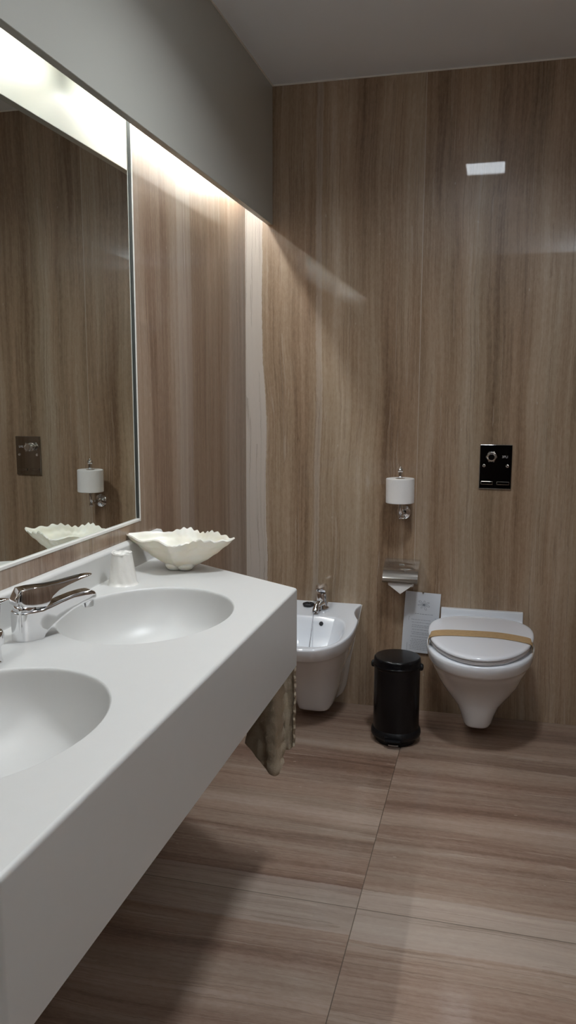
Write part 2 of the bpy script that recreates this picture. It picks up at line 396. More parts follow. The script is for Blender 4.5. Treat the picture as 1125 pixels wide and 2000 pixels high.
# ------------------------------------------------------------------ basin faucet
def make_faucet(o, ang):
    """o = base centre on the counter, ang = spout direction"""
    t = thing('basin_faucet', 'chrome single-lever basin mixer tap beside the far oval basin', 'faucet', o)
    du = Vector((math.cos(ang), math.sin(ang), 0)); dv = Vector((-du.y, du.x, 0)); O = Vector(o)
    def P(u, v, z): return O + du*u + dv*v + Vector((0,0,z))
    top = [(-.028,.062), (.0,.064), (.03,.0635), (.05,.0675), (.075,.0750), (.10,.0810), (.125,.0845), (.142,.0845), (.152,.080), (.158,.071)]
    bot = [(-.028,0), (.030,0), (.036,.004), (.05,.016), (.073,.0315), (.10,.0465), (.125,.0560), (.142,.0595), (.152,.0610), (.158,.066)]
    wid = [(-.0285,.001), (-.027,.008), (-.023,.0155), (-.015,.0222), (-.005,.0258), (.01,.0268), (.025,.0245), (.05,.0205), (.10,.0185), (.135,.0185), (.148,.0165), (.155,.012), (.158,.006)]
    us = [-.0285,-.0275,-.026,-.023,-.019,-.015,-.010,-.005,.002,.01,.018,.025,.030,.034,.040,.05,.06,.073,.086,.10,.112,.125,.135,.142,.148,.152,.155,.158]
    bm = bmesh.new(); secs = []
    for u in us:
        zt, zb, w = interp(top, u), interp(bot, u), interp(wid, u)
        # sections: flat sides, crowned top, rounded belly on the spout
        c = min(.006, w*.5, (zt-zb)*.3); cb = .0012 if u < .034 else min(.010, w*.6, (zt-zb)*.45)
        s = []
        for k in range(5):
            a = math.pi/2*k/4; s.append(P(u, w-c+c*math.cos(a), zt-c+c*math.sin(a)))
        for k in range(5):
            a = math.pi/2*(1-k/4); s.append(P(u, -(w-c+c*math.cos(a)), zt-c+c*math.sin(a)))
        for k in range(5):
            a = math.pi/2*k/4; s.append(P(u, -(w-cb+cb*math.cos(a)), zb+cb-cb*math.sin(a)))
        for k in range(5):
            a = math.pi/2*(1-k/4); s.append(P(u, w-cb+cb*math.cos(a), zb+cb-cb*math.sin(a)))
        secs.append(s)
    loft(bm, secs); finish('faucet_body', bm, M['chrome'], t, smooth=50)
    bm = bmesh.new(); lathe(bm, P(0,0,.050), (0,0,1), [(.0235,0), (.0235,.016), (.022,.022), (.018,.026), (.0,.028)], 32); finish('cartridge_dome', bm, M['chrome'], t)
    ltop = [(-.027,.086), (-.012,.1075), (.01,.109), (.04,.1085), (.07,.1105), (.10,.1145), (.125,.1180), (.142,.1190), (.150,.1180)]
    lbot = [(-.027,.0775), (-.01,.074), (.02,.069), (.040,.0665), (.046,.072), (.055,.086), (.07,.0965), (.09,.1035), (.12,.1115), (.142,.1155), (.150,.1165)]
    lwid = [(-.027,.012), (-.022,.018), (-.01,.0235), (.01,.0245), (.03,.0225), (.05,.0190), (.08,.0165), (.11,.0145), (.135,.0115), (.145,.008), (.150,.003)]
    bm = bmesh.new(); secs = []
    for u in [-.027,-.024,-.020,-.016,-.012,-.005,.003,.01,.02,.03,.036,.040,.043,.046,.050,.055,.062,.07,.08,.09,.10,.11,.12,.13,.138,.144,.148,.150]:
        zt, zb, w = interp(ltop, u), interp(lbot, u), interp(lwid, u)
        wt = w*.86; c = min(.0015, (zt-zb)*.3)
        hollow = .0025 if -.005 < u < .13 else 0
        secs.append([P(u, w, zb), P(u, w*.97, zb+(zt-zb)*.6), P(u, wt, zt-c), P(u, wt*.93, zt), P(u, wt*.5, zt-hollow*.8), P(u, 0, zt-hollow), P(u, -wt*.5, zt-hollow*.8), P(u, -wt*.93, zt), P(u, -wt, zt-c), P(u, -w*.97, zb+(zt-zb)*.6), P(u, -w, zb), P(u, -w*.5, zb), P(u, 0, zb), P(u, w*.5, zb)])
    loft(bm, secs); finish('lever', bm, M['chrome'], t, smooth=45)
    bm = bmesh.new(); lathe(bm, P(.140,0,.064), (du*.10 + Vector((0,0,-1))), [(.0125,0), (.0125,.012), (.0115,.0175), (.0095,.0185), (.009,.015), (0,.015)], 28); finish('aerator', bm, M['chrome'], t)
    # pop-up rod knob behind the body
    bm = bmesh.new(); q = P(-.030, -.012, 0); lathe(bm, P(-.018,-.021,0), (0,0,1), [(.0022,.02), (.0022,.060), (.0042,.063), (.0048,.068), (.003,.0725), (0,.0735)], 16); finish('lift_rod', bm, M['chrome'], t)
    return t
make_faucet((.1035, -1.8785, ZT), math.atan2(.80, .60))

# ------------------------------------------------------------------ soap dispenser at the left edge of view
sd = thing('soap_dispenser', 'slim chrome pump dispenser standing on the vanity, cut off by the left picture edge', 'soap dispenser', (.131, -2.026, ZT))
bm = bmesh.new(); lathe(bm, (.131, -2.026, ZT), (0,0,1), [(.0145,0), (.0150,.003), (.0125,.008), (.0118,.030), (.0150,.034), (.0185,.038), (.0190,.046), (.0185,.056), (.0165,.062), (.0130,.064)], 32); finish('dispenser_base', bm, M['chrome'], sd)
bm = bmesh.new(); lathe(bm, (.131, -2.026, ZT+.062), (0,0,1), [(.0105,0), (.0115,.012), (.0140,.040), (.0145,.050), (.012,.052)], 32); finish('dispenser_stem', bm, M['chrome'], sd)
bm = bmesh.new(); secs = []
dd = Vector((.55,.83,0)); dn = Vector((-.83,.55,0)); O = Vector((.131,-2.026,ZT+.112))
for u, w, h in ((-.024,.004,.006), (-.020,.012,.009), (-.008,.019,.011), (.004,.020,.011), (.014,.015,.009), (.024,.008,.006), (.032,.002,.003)):
    secs.append([O+dd*u+dn*w*math.cos(2*math.pi*k/16)+Vector((0,0,.006+h*.5*math.sin(2*math.pi*k/16))) for k in range(16)])
loft(bm, secs); finish('pump_head', bm, M['chrome'], sd, smooth=60)

# ------------------------------------------------------------------ wrapped tumbler
bm = bmesh.new(); c = Vector((.0825, -1.381, ZT)); secs = []; n = 64
for i in range(22):
    t = i/21; z = .086*t; r = .0385 - .0125*t
    if t < .06: r += .0035*(1-t/.06)
    if t > .95: r -= .002*(t-.95)/.05
    s = []
    for k in range(n):
        a = 2*math.pi*k/n
        w = noise.noise(Vector((math.cos(a+1.2*t)*2.4, math.sin(a+1.2*t)*2.4, t*1.6)))*.0014 + .0004*math.sin(11*a+7*t)
        s.append(c + Vector((math.cos(a)*(r+w), math.sin(a)*(r+w), z)))
    secs.append(s)
for rr_, dz in ((.022, .0005), (.012, -.001), (.003, -.0004)):
    secs.append([c + Vector((math.cos(2*math.pi*k/n)*rr_, math.sin(2*math.pi*k/n)*rr_, .086+dz+.0012*math.sin(5*2*math.pi*k/n))) for k in range(n)])
loft(bm, secs)
# crumpled lip of film at the top edge
s2 = []
for i in range(5):
    t = i/4; s2.append([c + Vector((math.cos(a)*(.0262+.002*t), math.sin(a)*(.0262+.002*t), .085+.0015*math.sin(a*7)+.003*t*max(0, math.sin(a*2+2)))) for a in [2*math.pi*k/n for k in range(n)]])
loft(bm, s2, False, False)
tag(finish('wrapped_tumbler', bm, M['film'], smooth=60), 'upturned drinking tumbler in crinkled white wrapping by the backsplash', 'tumbler')

# ------------------------------------------------------------------ giant clam shell dish
def make_shell():
    c = Vector((.166, -1.172, ZT)); n = 220; m = 26
    def rim(th):
        ct, s_ = math.cos(th), math.sin(th)
        a = .163 if ct > 0 else .176; b = .100 if s_ < 0 else .092
        r = 1/((abs(ct)/a)**1.22 + (abs(s_)/b)**1.22)**(1/1.22)
        return r
    def pt(th, t, off):
        # flutes: five big folds over the front/back, small teeth at the lip
        ct, s_ = math.cos(th), math.sin(th)
        fold = math.cos(th*5 + .6)
        r0 = .022; R_ = rim(th)
        r = r0 + (R_-r0)*(t**.92)
        r *= 1 + .055*fold*t*(1-.35*t)*abs(s_)**.5
        hgt = .088 + .001*ct + .004*s_
        z = hgt*(t**(1.25)) + .006
        z += -.007*fold*t*t*(abs(s_)**.6)
        teeth = math.sin(th*27+2.5*s_+1.5*ct)*(.0024*max(0, min(1, .5+1.6*(ct*.8+s_*.5))) + .0004)*max(0, t-.55)/.45
        z += teeth; r += teeth*.6
        z += .0016*math.sin(t*28+3*noise.noise(Vector((ct*2, s_*2, 0))))*t
        p = Vector((ct*r, s_*r, z))
        p.z = max(p.z, .0005)
        return c + p + Vector((0,0,off))
    bm = bmesh.new(); secs = []
    for i in range(m+1): secs.append([pt(2*math.pi*k/n, i/m, 0) for k in range(n)])
    # inner surface, back down
    for i in range(m, -1, -1):
        t = i/m; secs.append([pt(2*math.pi*k/n, t, 0)*1.0 + Vector((-math.cos(2*math.pi*k/n)*.003, -math.sin(2*math.pi*k/n)*.003, .0035+.003*(1-t))) for k in range(n)])
    # rounded feet lobes under the dish
    loft(bm, secs)
    for fx, fy in ((-.014, -.014), (.016, -.010), (.004, .014)):
        lathe(bm, c + Vector((fx, fy, 0)), (0,0,1), [(.006,0), (.014,.0012), (.021,.005), (.027,.012), (.028,.020), (.014,.030)], 20)
    return tag(finish('shell_dish', bm, M['shell'], smooth=70), 'fluted cream giant clam shell used as a dish at the vanity far end', 'shell')
make_shell()

# ------------------------------------------------------------------ cloths under the counter
bm = bmesh.new()
tube(bm, [(.03, -1.02, .70), (.505, -1.318, .70)], .006, 12)
for q in ((.08, -1.0514), (.46, -1.2897)): tube(bm, [(q[0], q[1], .70), (q[0], q[1], ZT-.001)], .005, 12)
tag(finish('towel_rail', bm, M['chrome']), 'slim chrome rail fixed under the vanity counter, holding two beige cloths', 'towel rail')
def make_cloth(name, plan, hem, label, seed, thick=.006, ztop=.707, ruff=.006):
    """plan = points along the cloth seen from above; hem = z of the lower edge at each"""
    path = smoothpath([(p[0], p[1], h) for p, h in zip(plan, hem)], 14)
    bm = bmesh.new(); nz_ = 46; rows = []
    for side in (0, 1):
        rs = []
        for j, p in enumerate(path):
            a = path[max(j-1,0)]; b = path[min(j+1, len(path)-1)]; d = Vector((b.x-a.x, b.y-a.y, 0)); d = d.normalized() if d.length > 1e-6 else Vector((1,0,0)); nrm = Vector((-d.y, d.x, 0))
            col = []
            for i in range(nz_+1):
                t = i/nz_; z = ztop + (p.z-ztop)*t
                w = noise.noise(Vector((j*.11+seed, z*13, seed)))*.007*t + math.sin(z*150 + 3*noise.noise(Vector((j*.07, z*9, seed+5))))*ruff*.5*min(1, t*2)*(.35+.65*abs(math.sin(j*.09+seed)))
                edge = .0016*math.sin(z*260+seed) if j in (0, len(path)-1) else 0
                q = Vector((p.x, p.y, z)) + nrm*(w + (thick/2 if side else -thick/2)) + d*edge*2
                col.append(q)
            rs.append(col)
        rows.append(rs)
    # closed loops around the thickness, lofted downwards
    secs = []
    for i in range(nz_+1):
        secs.append([rows[0][j][i] for j in range(len(path))] + [rows[1][j][i] for j in range(len(path)-1, -1, -1)])
    loft(bm, secs); 
    return tag(finish(name, bm, M['cloth'], smooth=70), label, 'cloth', 'beige cloths hanging under the vanity')
make_cloth('hanging_cloth', [(.386,-1.250), (.425,-1.282), (.462,-1.312), (.488,-1.322), (.499,-1.300), (.500,-1.277)], [.362,.340,.318,.308,.315,.330], 'larger crumpled beige cloth with a pointed lower corner hanging under the vanity end', 1.7, ztop=.700)
make_cloth('hanging_cloth', [(.496,-1.262), (.510,-1.258), (.522,-1.252), (.529,-1.262)], [.356,.358,.366,.372], 'narrow beige cloth with a ruffled edge, hanging nearer the bidet', 5.2, ztop=.700, ruff=.0022)

# ------------------------------------------------------------------ ceramic helpers
def dshape(cx, hb, hw, ym, yf, z, n=20, e=2.2, yb=-.0008, pinch=0., tilt=0., zref=0.):
    """closed outline: flat against the wall, bulging, round front. z may tilt with y"""
    half = []
    for k in range(n+1):
        t = k/n; y = yb + (-ym-yb)*t
        x = hb + (hw-hb)*(.5-.5*math.cos(math.pi*t)) - pinch*math.sin(math.pi*min(1, t*1.3))
        half.append((x, y))
    for k in range(1, n+7):
        a = math.pi/2*k/(n+6); c, s = math.cos(a), math.sin(a)
        half.append((hw*max(c, 0)**(2/e), -ym-(yf-ym)*s**(2/e)))
    pts = [(x, y) for x, y in half] + [(-x, y) for x, y in half[-2::-1]]
    return [Vector((cx+x, y, z + tilt*(y))) for x, y in pts]

# ------------------------------------------------------------------ toilet
TX = 1.010
tl = thing('toilet', 'white wall-hung toilet with closed lid beneath the black flush plate', 'toilet', (TX, 0, .05))
bm = bmesh.new(); secs = []
TT = .050   # rim slope with y
tab = [  # z(at wall), hb, hw, ym, yf, e, tilt
    (.050,.050,.052,.10,.255,3.2,-.02), (.053,.058,.059,.10,.268,3.0,-.02), (.062,.062,.063,.10,.275,2.8,-.02), (.10,.070,.072,.12,.285,2.9,-.01), (.14,.082,.090,.12,.294,2.8,0),
    (.158,.088,.104,.14,.300,2.7,0), (.20,.100,.134,.16,.322,2.5,.01), (.235,.112,.152,.17,.350,2.4,.02), (.265,.127,.164,.18,.378,2.3,.03), (.295,.138,.174,.19,.410,2.2,.04),
    (.325,.148,.184,.20,.438,2.2,.05), (.343,.152,.186,.20,.455,2.2,.05), (.347,.153,.192,.21,.466,2.2,.05), (.360,.155,.199,.21,.478,2.2,.05), (.385,.156,.203,.215,.485,2.2,.05), (.396,.155,.202,.215,.484,2.2,.05), (.401,.152,.198,.215,.480,2.2,.05), (.4035,.136,.180,.21,.460,2.2,.05)]
for z, hb, hw, ym, yf, e, tlt in tab: secs.append(dshape(TX, hb, hw, ym, yf, z, e=e, tilt=tlt))
loft(bm, secs)
body = finish('toilet_bowl', bm, M['porcelain'], tl, smooth=50)
bm = bmesh.new()
pf = [(.0008,.36), (-.020,.36), (-.040,.400), (-.046,.412), (-.040,.4125), (-.030,.416), (-.024,.424), (-.021,.440), (-.0195,.456), (-.017,.4600), (.0008-.003,.4605), (-.0008,.4605)]
pf = [(min(y, -.0008), z) for y, z in pf]
secs = []
for x, k in ((.846,0), (.8475,1), (.850,1), (1.170,1), (1.1725,1), (1.174,0)):
    secs.append([(x, y*(1 if k else .8) - 0, z-(0 if k else .002)) for y, z in pf])
loft(bm, secs); finish('back_ledge', bm, M['porcelain'], tl, smooth=45)
def lidz(y): return .072*y    # falls towards the front
def lid_loft(bm, secs_, yb):
    ss = []
    for hb, hw, ym, yf, z in secs_:
        o = dshape(TX+.0, hb, hw, ym, yf, z, e=2.05, yb=yb)
        # egg shaped back: pull in the rear corners
        out = []
        for p in o: out.append(Vector((p.x, p.y, p.z + lidz(p.y))))
        ss.append(out)
    loft(bm, ss)
def eggsec(hw, yb, ym, yf, z, n=88):
    out = []
    for k in range(n):
        a = 2*math.pi*k/n; c, s = math.cos(a), math.sin(a)
        if s <= 0: out.append(Vector((TX+hw*c, -ym+(yf-ym)*s, z)))
        else:
            e = 2.5; out.append(Vector((TX+hw*math.copysign(abs(c)**(2/e), c), -ym+(ym-yb)*abs(s)**(2/e), z)))
    return [Vector((p.x, p.y, p.z+lidz(p.y))) for p in out]
bm = bmesh.new(); loft(bm, [eggsec(.194-i, .048+i, .205, .483-i, z) for i, z in ((.008,.4135), (.007,.4165), (.002,.4180), (0,.4200), (0,.4260), (.003,.4285), (.009,.4290))]); finish('toilet_seat', bm, M['seatplastic'], tl, smooth=50)
bm = bmesh.new(); loft(bm, [eggsec(.199-i, .042+i, .205, .489-i, z) for i, z in ((.011,.4290), (.010,.4325), (.003,.4330), (.0005,.4345), (0,.4385), (.0012,.4420), (.004,.4450), (.009,.4470), (.020,.4485), (.06,.4500), (.11,.4510), (.16,.4515))]); finish('toilet_lid', bm, M['seatplastic'], tl, smooth=60)
for dx in (-.075, .075):
    bm = bmesh.new(); lathe(bm, (TX+dx-.018, -.055, .424), (1,0,0), [(.011,0), (.012,.002), (.012,.034), (.011,.036)], 20); finish('seat_hinge', bm, M['seatplastic'], tl)
# kraft paper band over the lid
bm = bmesh.new(); rows = []
NX = 60
def lid_top(x, y):
    u = abs(x-TX)/.199; yy = (y+.205)/(.284 if y < -.205 else .163)
    d = math.sqrt(u*u + yy*yy); d = min(d, 1)
    inset = (1-d)*.199
    z = interp([(0,.4385), (.0012,.442), (.004,.445), (.009,.447), (.020,.4485), (.06,.450), (.11,.451), (.16,.4515), (.2,.4516)], inset)
    return z + lidz(y)
for k in range(NX+1):
    s = -1 + 2*k/NX
    yc = -.275 + .004*s + .030*s*s*0 - .020*abs(s)**3 + .018*(1-s*s)*(.5-.5*s) + .003*math.sin(s*5)
    wdt = .031
    hwid = .199*math.sqrt(max(0, 1-((yc+.205)/.284)**2)) + .0015
    x = TX + s*hwid
    x = min(max(x, TX-hwid), TX+hwid)
    z = lid_top(x, yc) + .0016
    rows.append((x, yc, wdt, z))
secs = []
x, yc, wd, z = rows[0]
secs.append([(x-.0012, yc+wd, z-.026), (x-.0012, yc-wd, z-.026), (x-.0002, yc-wd, z-.026), (x-.0002, yc+wd, z-.026)])
for (x, yc, wd, z) in rows: secs.append([(x, yc+wd, z+.0010+lidz(wd)), (x, yc-wd, z+.0010-lidz(wd)), (x, yc-wd, z-lidz(wd)), (x, yc+wd, z+lidz(wd))])
x, yc, wd, z = rows[-1]
secs.append([(x+.0012, yc+wd, z-.026), (x+.0012, yc-wd, z-.026), (x+.0002, yc-wd, z-.026), (x+.0002, yc+wd, z-.026)])
loft(bm, secs); tag(finish('paper_band', bm, M['kraft'], smooth=40), 'brown kraft paper band wrapped across the closed toilet lid', 'paper band')

# ------------------------------------------------------------------ bidet
BX = .345
bd = thing('bidet', 'white wall-hung bidet between the vanity end and the pedal bin', 'bidet', (BX, 0, .05))
bm = bmesh.new(); secs = []
tab = [ # z, hb, hw, ym, yf, e, pinch, tilt
    (.038,.070,.064,.09,.208,4.2,0,0), (.041,.084,.071,.09,.218,4.0,0,0), (.055,.096,.077,.09,.225,3.6,0,0), (.085,.106,.086,.10,.238,3.2,.002,0),
    (.14,.115,.102,.12,.264,2.9,.006,0), (.20,.123,.112,.13,.300,2.6,.010,.02), (.25,.132,.130,.15,.338,2.5,.006,.04), (.30,.141,.146,.17,.376,2.4,.002,.07),
    (.345,.149,.158,.19,.410,2.3,.0,.10), (.380,.155,.166,.20,.436,2.3,.006,.13), (.384,.157,.172,.20,.446,2.3,.008,.13),
    (.415,.164,.178,.205,.462,2.3,.016,.14), (.438,.167,.181,.21,.470,2.3,.020,.14), (.445,.167,.180,.21,.469,2.3,.020,.14), (.448,.164,.176,.21,.464,2.3,.020,.14)]
for z, hb, hw, ym, yf, e, pn, tlt in tab: secs.append(dshape(BX, hb, hw, ym, yf, z, e=e, pinch=pn, tilt=tlt))
# inner bowl: from the deck down
def inner(hw, y0, y1, z, n, e=2.6, tl_=.14):
    cy = (y0+y1)/2; out = []
    return cy
N_ = len(secs[0])
outer_last = secs[-1]
def bowl_sec(hw, yb, yf, z, tilt, e=2.8):
    cy = -(yb+yf)/2; hy = (yf-yb)/2; out = []
    for p in outer_last:
        a = math.atan2((p.y-cy)/.9, (p.x-BX)/1.0) if True else 0
        c, s = math.cos(a), math.sin(a)
        x = BX + hw*math.copysign(abs(c)**(2/e), c); y = cy + hy*math.copysign(abs(s)**(2/e), s)
        out.append(Vector((x, y, z+tilt*y)))
    return out
secs.append([p.lerp(q, .0) for p, q in zip(outer_last, outer_last)])
secs.pop()
secs += [bowl_sec(.148, .132, .440, .446, .14), bowl_sec(.143, .140, .436, .4445, .14), bowl_sec(.139, .146, .432, .440, .14), bowl_sec(.134, .156, .427, .425, .13), bowl_sec(.122, .180, .412, .375, .10), bowl_sec(.104, .208, .388, .325, .06), bowl_sec(.075, .240, .350, .295, .02, 2.3), bowl_sec(.03, .280, .320, .288, 0, 2.0)]
loft(bm, secs); finish('bidet_body', bm, M['porcelain'], bd, smooth=50)
# thin backing strip along the wall, white edge line
bm = bmesh.new()
for s in (1, -1):
    loft(bm, [[(BX+s*.168, -.006, .4455), (BX+s*.1705, -.006, .4455), (BX+s*.1705, -.0008, .4455), (BX+s*.168, -.0008, .4455)],
              [(BX+s*.0935, -.006, .062), (BX+s*.096, -.006, .062), (BX+s*.096, -.0008, .062), (BX+s*.0935, -.0008, .062)]])
finish('sealant_bead', bm, M['bead'], bd, smooth=0)
bm = bmesh.new(); lathe(bm, (.372, -.1685, .399), (0,-.86,.5), [(.0085,0), (.0088,.0022), (.0075,.0026), (0,.0024)], 24); finish('overflow_hole', bm, M['hole'], bd)
# bidet mixer
bt = thing('bidet_faucet', 'small chrome mixer tap standing on the white bidet', 'faucet', (.352, -.066, .440))
bm = bmesh.new(); lathe(bm, (.356, -.064, .437), (-.06,-.04,1), [(.0275,0), (.0275,.006), (.0240,.012), (.0230,.040), (.0230,.064), (.0215,.068)], 32)
secs = []
for u, w, zb, zt in ((.0,.020,.446,.478), (.020,.0185,.452,.474), (.040,.016,.455,.470), (.056,.0135,.456,.467), (.063,.010,.457,.465)):
    c = Vector((.354-u*.16, -.066-u, 0)); secs.append([c+Vector((w*math.cos(2*math.pi*k/20), 0, (zb+zt)/2+(zt-zb)/2*math.sin(2*math.pi*k/20))) for k in range(20)])
loft(bm, secs); finish('faucet_body', bm, M['chrome'], bt, smooth=50)
bm = bmesh.new(); lathe(bm, (.3425, -.118, .464), (-.10,-.62,-.78), [(.0105,0), (.012,.004), (.012,.016), (.0135,.018), (.0135,.032), (.012,.034), (.0095,.030), (0,.030)], 24); finish('swivel_nozzle', bm, M['chrome'], bt)
bm = bmesh.new(); secs = []
for u, w, z0, z1 in ((.026,.012,.494,.520), (.020,.021,.492,.527), (.0,.0245,.491,.531), (-.020,.0235,.492,.530), (-.034,.019,.500,.528), (-.048,.013,.509,.524), (-.056,.006,.514,.520)):
    c = Vector((.3525, -.068+u, .016)); q = []
    for k in range(24):
        a = 2*math.pi*k/24; cc, ss_ = math.cos(a), math.sin(a); e = 3.2
        q.append(c + Vector((w*math.copysign(abs(cc)**(2/e), cc), 0, (z0+z1)/2 + (z1-z0)/2*math.copysign(abs(ss_)**(2/e), ss_))))
    secs.append(q)
loft(bm, secs); finish('lever', bm, M['chrome'], bt, smooth=50)
bm = bmesh.new()
tube(bm, smoothpath([(.3415,-.112,.462), (.3345,-.135,.448), (.3345,-.150,.432), (.337,-.190,.382), (.340,-.240,.330), (.343,-.29,.302)], 6), .0014, 8)
finish('pop_up_chain', bm, M['darksteel'], bt)
bm = bmesh.new(); secs = []
pc = Vector((.292, -.052, .4405))
for r_, z_ in ((.0215,0), (.0245,.003), (.0250,.007), (.0225,.011), (.0180,.012), (.015,.009), (.008,.0085), (.001,.0085)):
    secs.append([pc + Vector(((r_*(1+.05*math.cos(6*2*math.pi*k/48)))*math.cos(2*math.pi*k/48), r_*(1+.05*math.cos(6*2*math.pi*k/48))*math.sin(2*math.pi*k/48), z_)) for k in range(48)])
loft(bm, secs)
lathe(bm, pc+Vector((.004,-.004,.008)), (0,0,1), [(.007,0), (.007,.006), (.005,.008), (0,.008)], 20)
pg = tag(finish('drain_plug', bm, M['rubber'], smooth=50), 'round black rubber drain plug lying on the bidet deck beside the tap', 'plug')
bm = bmesh.new(); lathe(bm, pc+Vector((.004,-.004,.016)), (0,0,1), [(.0035,0), (.0035,.002), (0,.003)], 16); finish('plug_stud', bm, M['steel'], pg)

# ------------------------------------------------------------------ upright spare roll holder
rh = thing('toilet_roll_holder', 'chrome upright wall holder carrying a spare roll, above the covered dispenser', 'toilet roll holder', (.678, 0, .852))
bm = bmesh.new(); lathe(bm, (.682, -.0005, .853), (0,-1,0), [(.0285,0), (.0285,.004), (.024,.007), (.021,.008), (.020,.012), (.013,.016), (.012,.022)], 40); finish('rosette', bm, M['chrome'], rh)
bm = bmesh.new()
tube(bm, smoothpath([(.682,-.018,.853), (.681,-.060,.852), (.679,-.092,.858), (.678,-.105,.880), (.677,-.107,.910)], 8), .0085, 18)
lathe(bm, (.6795,-.095,.838), (0,-.2,1), [(.004,0), (.009,.003), (.011,.010), (.008,.018)], 20)
finish('arm', bm, M['chrome'], rh)
bm = bmesh.new(); tube(bm, [(.677,-.107,.905), (.6755,-.107,1.030)], .0075, 16); finish('post', bm, M['chrome'], rh)
bm = bmesh.new(); lathe(bm, (.6755,-.107,1.006), (0,0,1), [(.0105,0), (.011,.003), (.0088,.006), (.0085,.022), (.0120,.026), (.0125,.031), (.009,.037), (.0035,.042), (.003,.045), (0,.046)], 28); finish('finial', bm, M['chrome'], rh)
def make_roll(name, c, axis, r, core, length, label, paper=M['paper']):
    t = thing(name, label, 'toilet paper', c, None)
    bm = bmesh.new(); n = 64
    prof = [(core, 0), (r-.002, 0), (r, .002), (r, length-.002), (r-.002, length), (core, length), (core, 0)]
    lathe(bm, c, axis, prof, n, cap0=False, cap1=False); finish('paper_layers', bm, paper, t, smooth=50)
    bm = bmesh.new(); lathe(bm, c, axis, [(core-.0015, .001), (core, .001), (core, length-.001), (core-.0015, length-.001), (core-.0015,.001)], 32, cap0=False, cap1=False); finish('cardboard_core', bm, M['kraft'], t, smooth=50)
    return t
rl = make_roll('toilet_roll', (.6765,-.107,.905), (-.012,0,1), .0565, .020, .098, 'full white toilet roll standing upright on the chrome post')
# loose end of the sheet on the spare roll
# ------------------------------------------------------------------ covered dispenser
dp = thing('covered_roll_dispenser', 'covered chrome toilet paper dispenser on the wall above the leaning notice card', 'toilet roll holder', (.682, 0, .62))
bm = bmesh.new(); box(bm, .622, .746, -.006, -.0008, .580, .655, .002); finish('back_plate', bm, M['steel'], dp)
bm = bmesh.new()
arc = [(-.004,.656), (-.020,.655), (-.036,.651), (-.054,.643), (-.0565,.640), (-.078,.634), (-.098,.622), (-.111,.607), (-.117,.592), (-.118,.578)]
inn = [(-.116,.578), (-.115,.591), (-.109,.606), (-.096,.620), (-.077,.632), (-.055,.638), (-.036,.649), (-.020,.653), (-.004,.654)]
loop = arc + inn
loft(bm, [[(x, y, z) for y, z in loop] for x in (.613, .615, .753, .755)]); finish('cover', bm, M['steel'], dp, smooth=35)
for x0, x1 in ((.6135,.6155), (.7525,.7545)):
    bm = bmesh.new(); loft(bm, [[(x, y, z) for y, z in ([(-.004,.648)] + inn[::-1][1:] + [(-.098,.580), (-.060,.600), (-.02,.62)])] for x in (x0, x1)]); finish('side_cheek', bm, M['steel'], dp, smooth=0)
bm = bmesh.new(); lathe(bm, (.684-.010, -.0555, .642), (1,0,0), [(.0035,0), (.0035,.020)], 14); finish('hinge_pin', bm, M['steel'], dp)
bm = bmesh.new(); tube(bm, [(.617,-.060,.592), (.751,-.060,.592)], .006, 14); finish('roll_spindle', bm, M['steel'], dp)
r2 = make_roll('toilet_roll', (.634,-.062,.592), (1,0,0), .040, .018, .100, 'white toilet roll inside the covered dispenser, its end folded to a point')
bm = bmesh.new(); rows = []
nn = 12
for i in range(nn+1):
    t = i/nn; z = .594 - .064*t; y = -.1035 - .004*math.sin(t*2)
    w = .049 if t < .42 else .049*(1-(t-.42)/.58)
    cxx = .684 + .002*t
    rows.append([(cxx-w, y, z-.001*0), (cxx, y-.0015, z), (cxx+w, y, z)])
fr = [[(x, y, z) for x, y, z in r_] + [(x, y+.0008, z) for x, y, z in r_[::-1]] for r_ in rows]
loft(bm, fr)
# roundel embossed where the fold is tucked
lathe(bm, (.684,-.1065,.546), (0,-1,0), [(.009,-.001), (.009,.0012), (.0075,.0016), (0,.0012)], 24)
finish('folded_sheet', bm, M['paper'], r2, smooth=30)

# ------------------------------------------------------------------ notice card
nc = thing('notice_card', 'printed notice sheet with a flower emblem pinned to the wall left of the toilet', 'notice', (.7675, 0, .52))
ux = Vector((.9985, 0, -.045)); uz = Vector((.050, 0, .9985)); C0 = Vector((.6985, -.004, .5220))
def cp(a, b, off=0.):   # a across (m), b down (m)
    return C0 + ux*a - uz*b + Vector((0, -off - .004 - .004*math.sin(a*22) - .003*math.sin(b*14), 0))
bm = bmesh.new(); CW, CH = .146, .262; g = {}
nx, ny = 16, 24
secs = []
for i in range(ny+1):
    row = [cp(CW*k/nx, CH*i/ny) for k in range(nx+1)]
    secs.append(row + [p + Vector((0,.0006,0)) for p in row[::-1]])
loft(bm, secs); finish('sheet', bm, M['card'], nc, smooth=50)
bm = bmesh.new()
def ink_line(pts, w=.0006):
    for (a, b), (c, d) in zip(pts[:-1], pts[1:]):
        L_ = math.hypot(c-a, d-b)
        if L_ < 1e-6: continue
        nxx, nyy = -(d-b)/L_*w, (c-a)/L_*w
        q = [cp(a+nxx, b+nyy, .0004), cp(a-nxx, b-nyy, .0004), cp(c-nxx, d-nyy, .0004), cp(c+nxx, d+nyy, .0004)]
        bm.faces.new([bm.verts.new(p) for p in q])
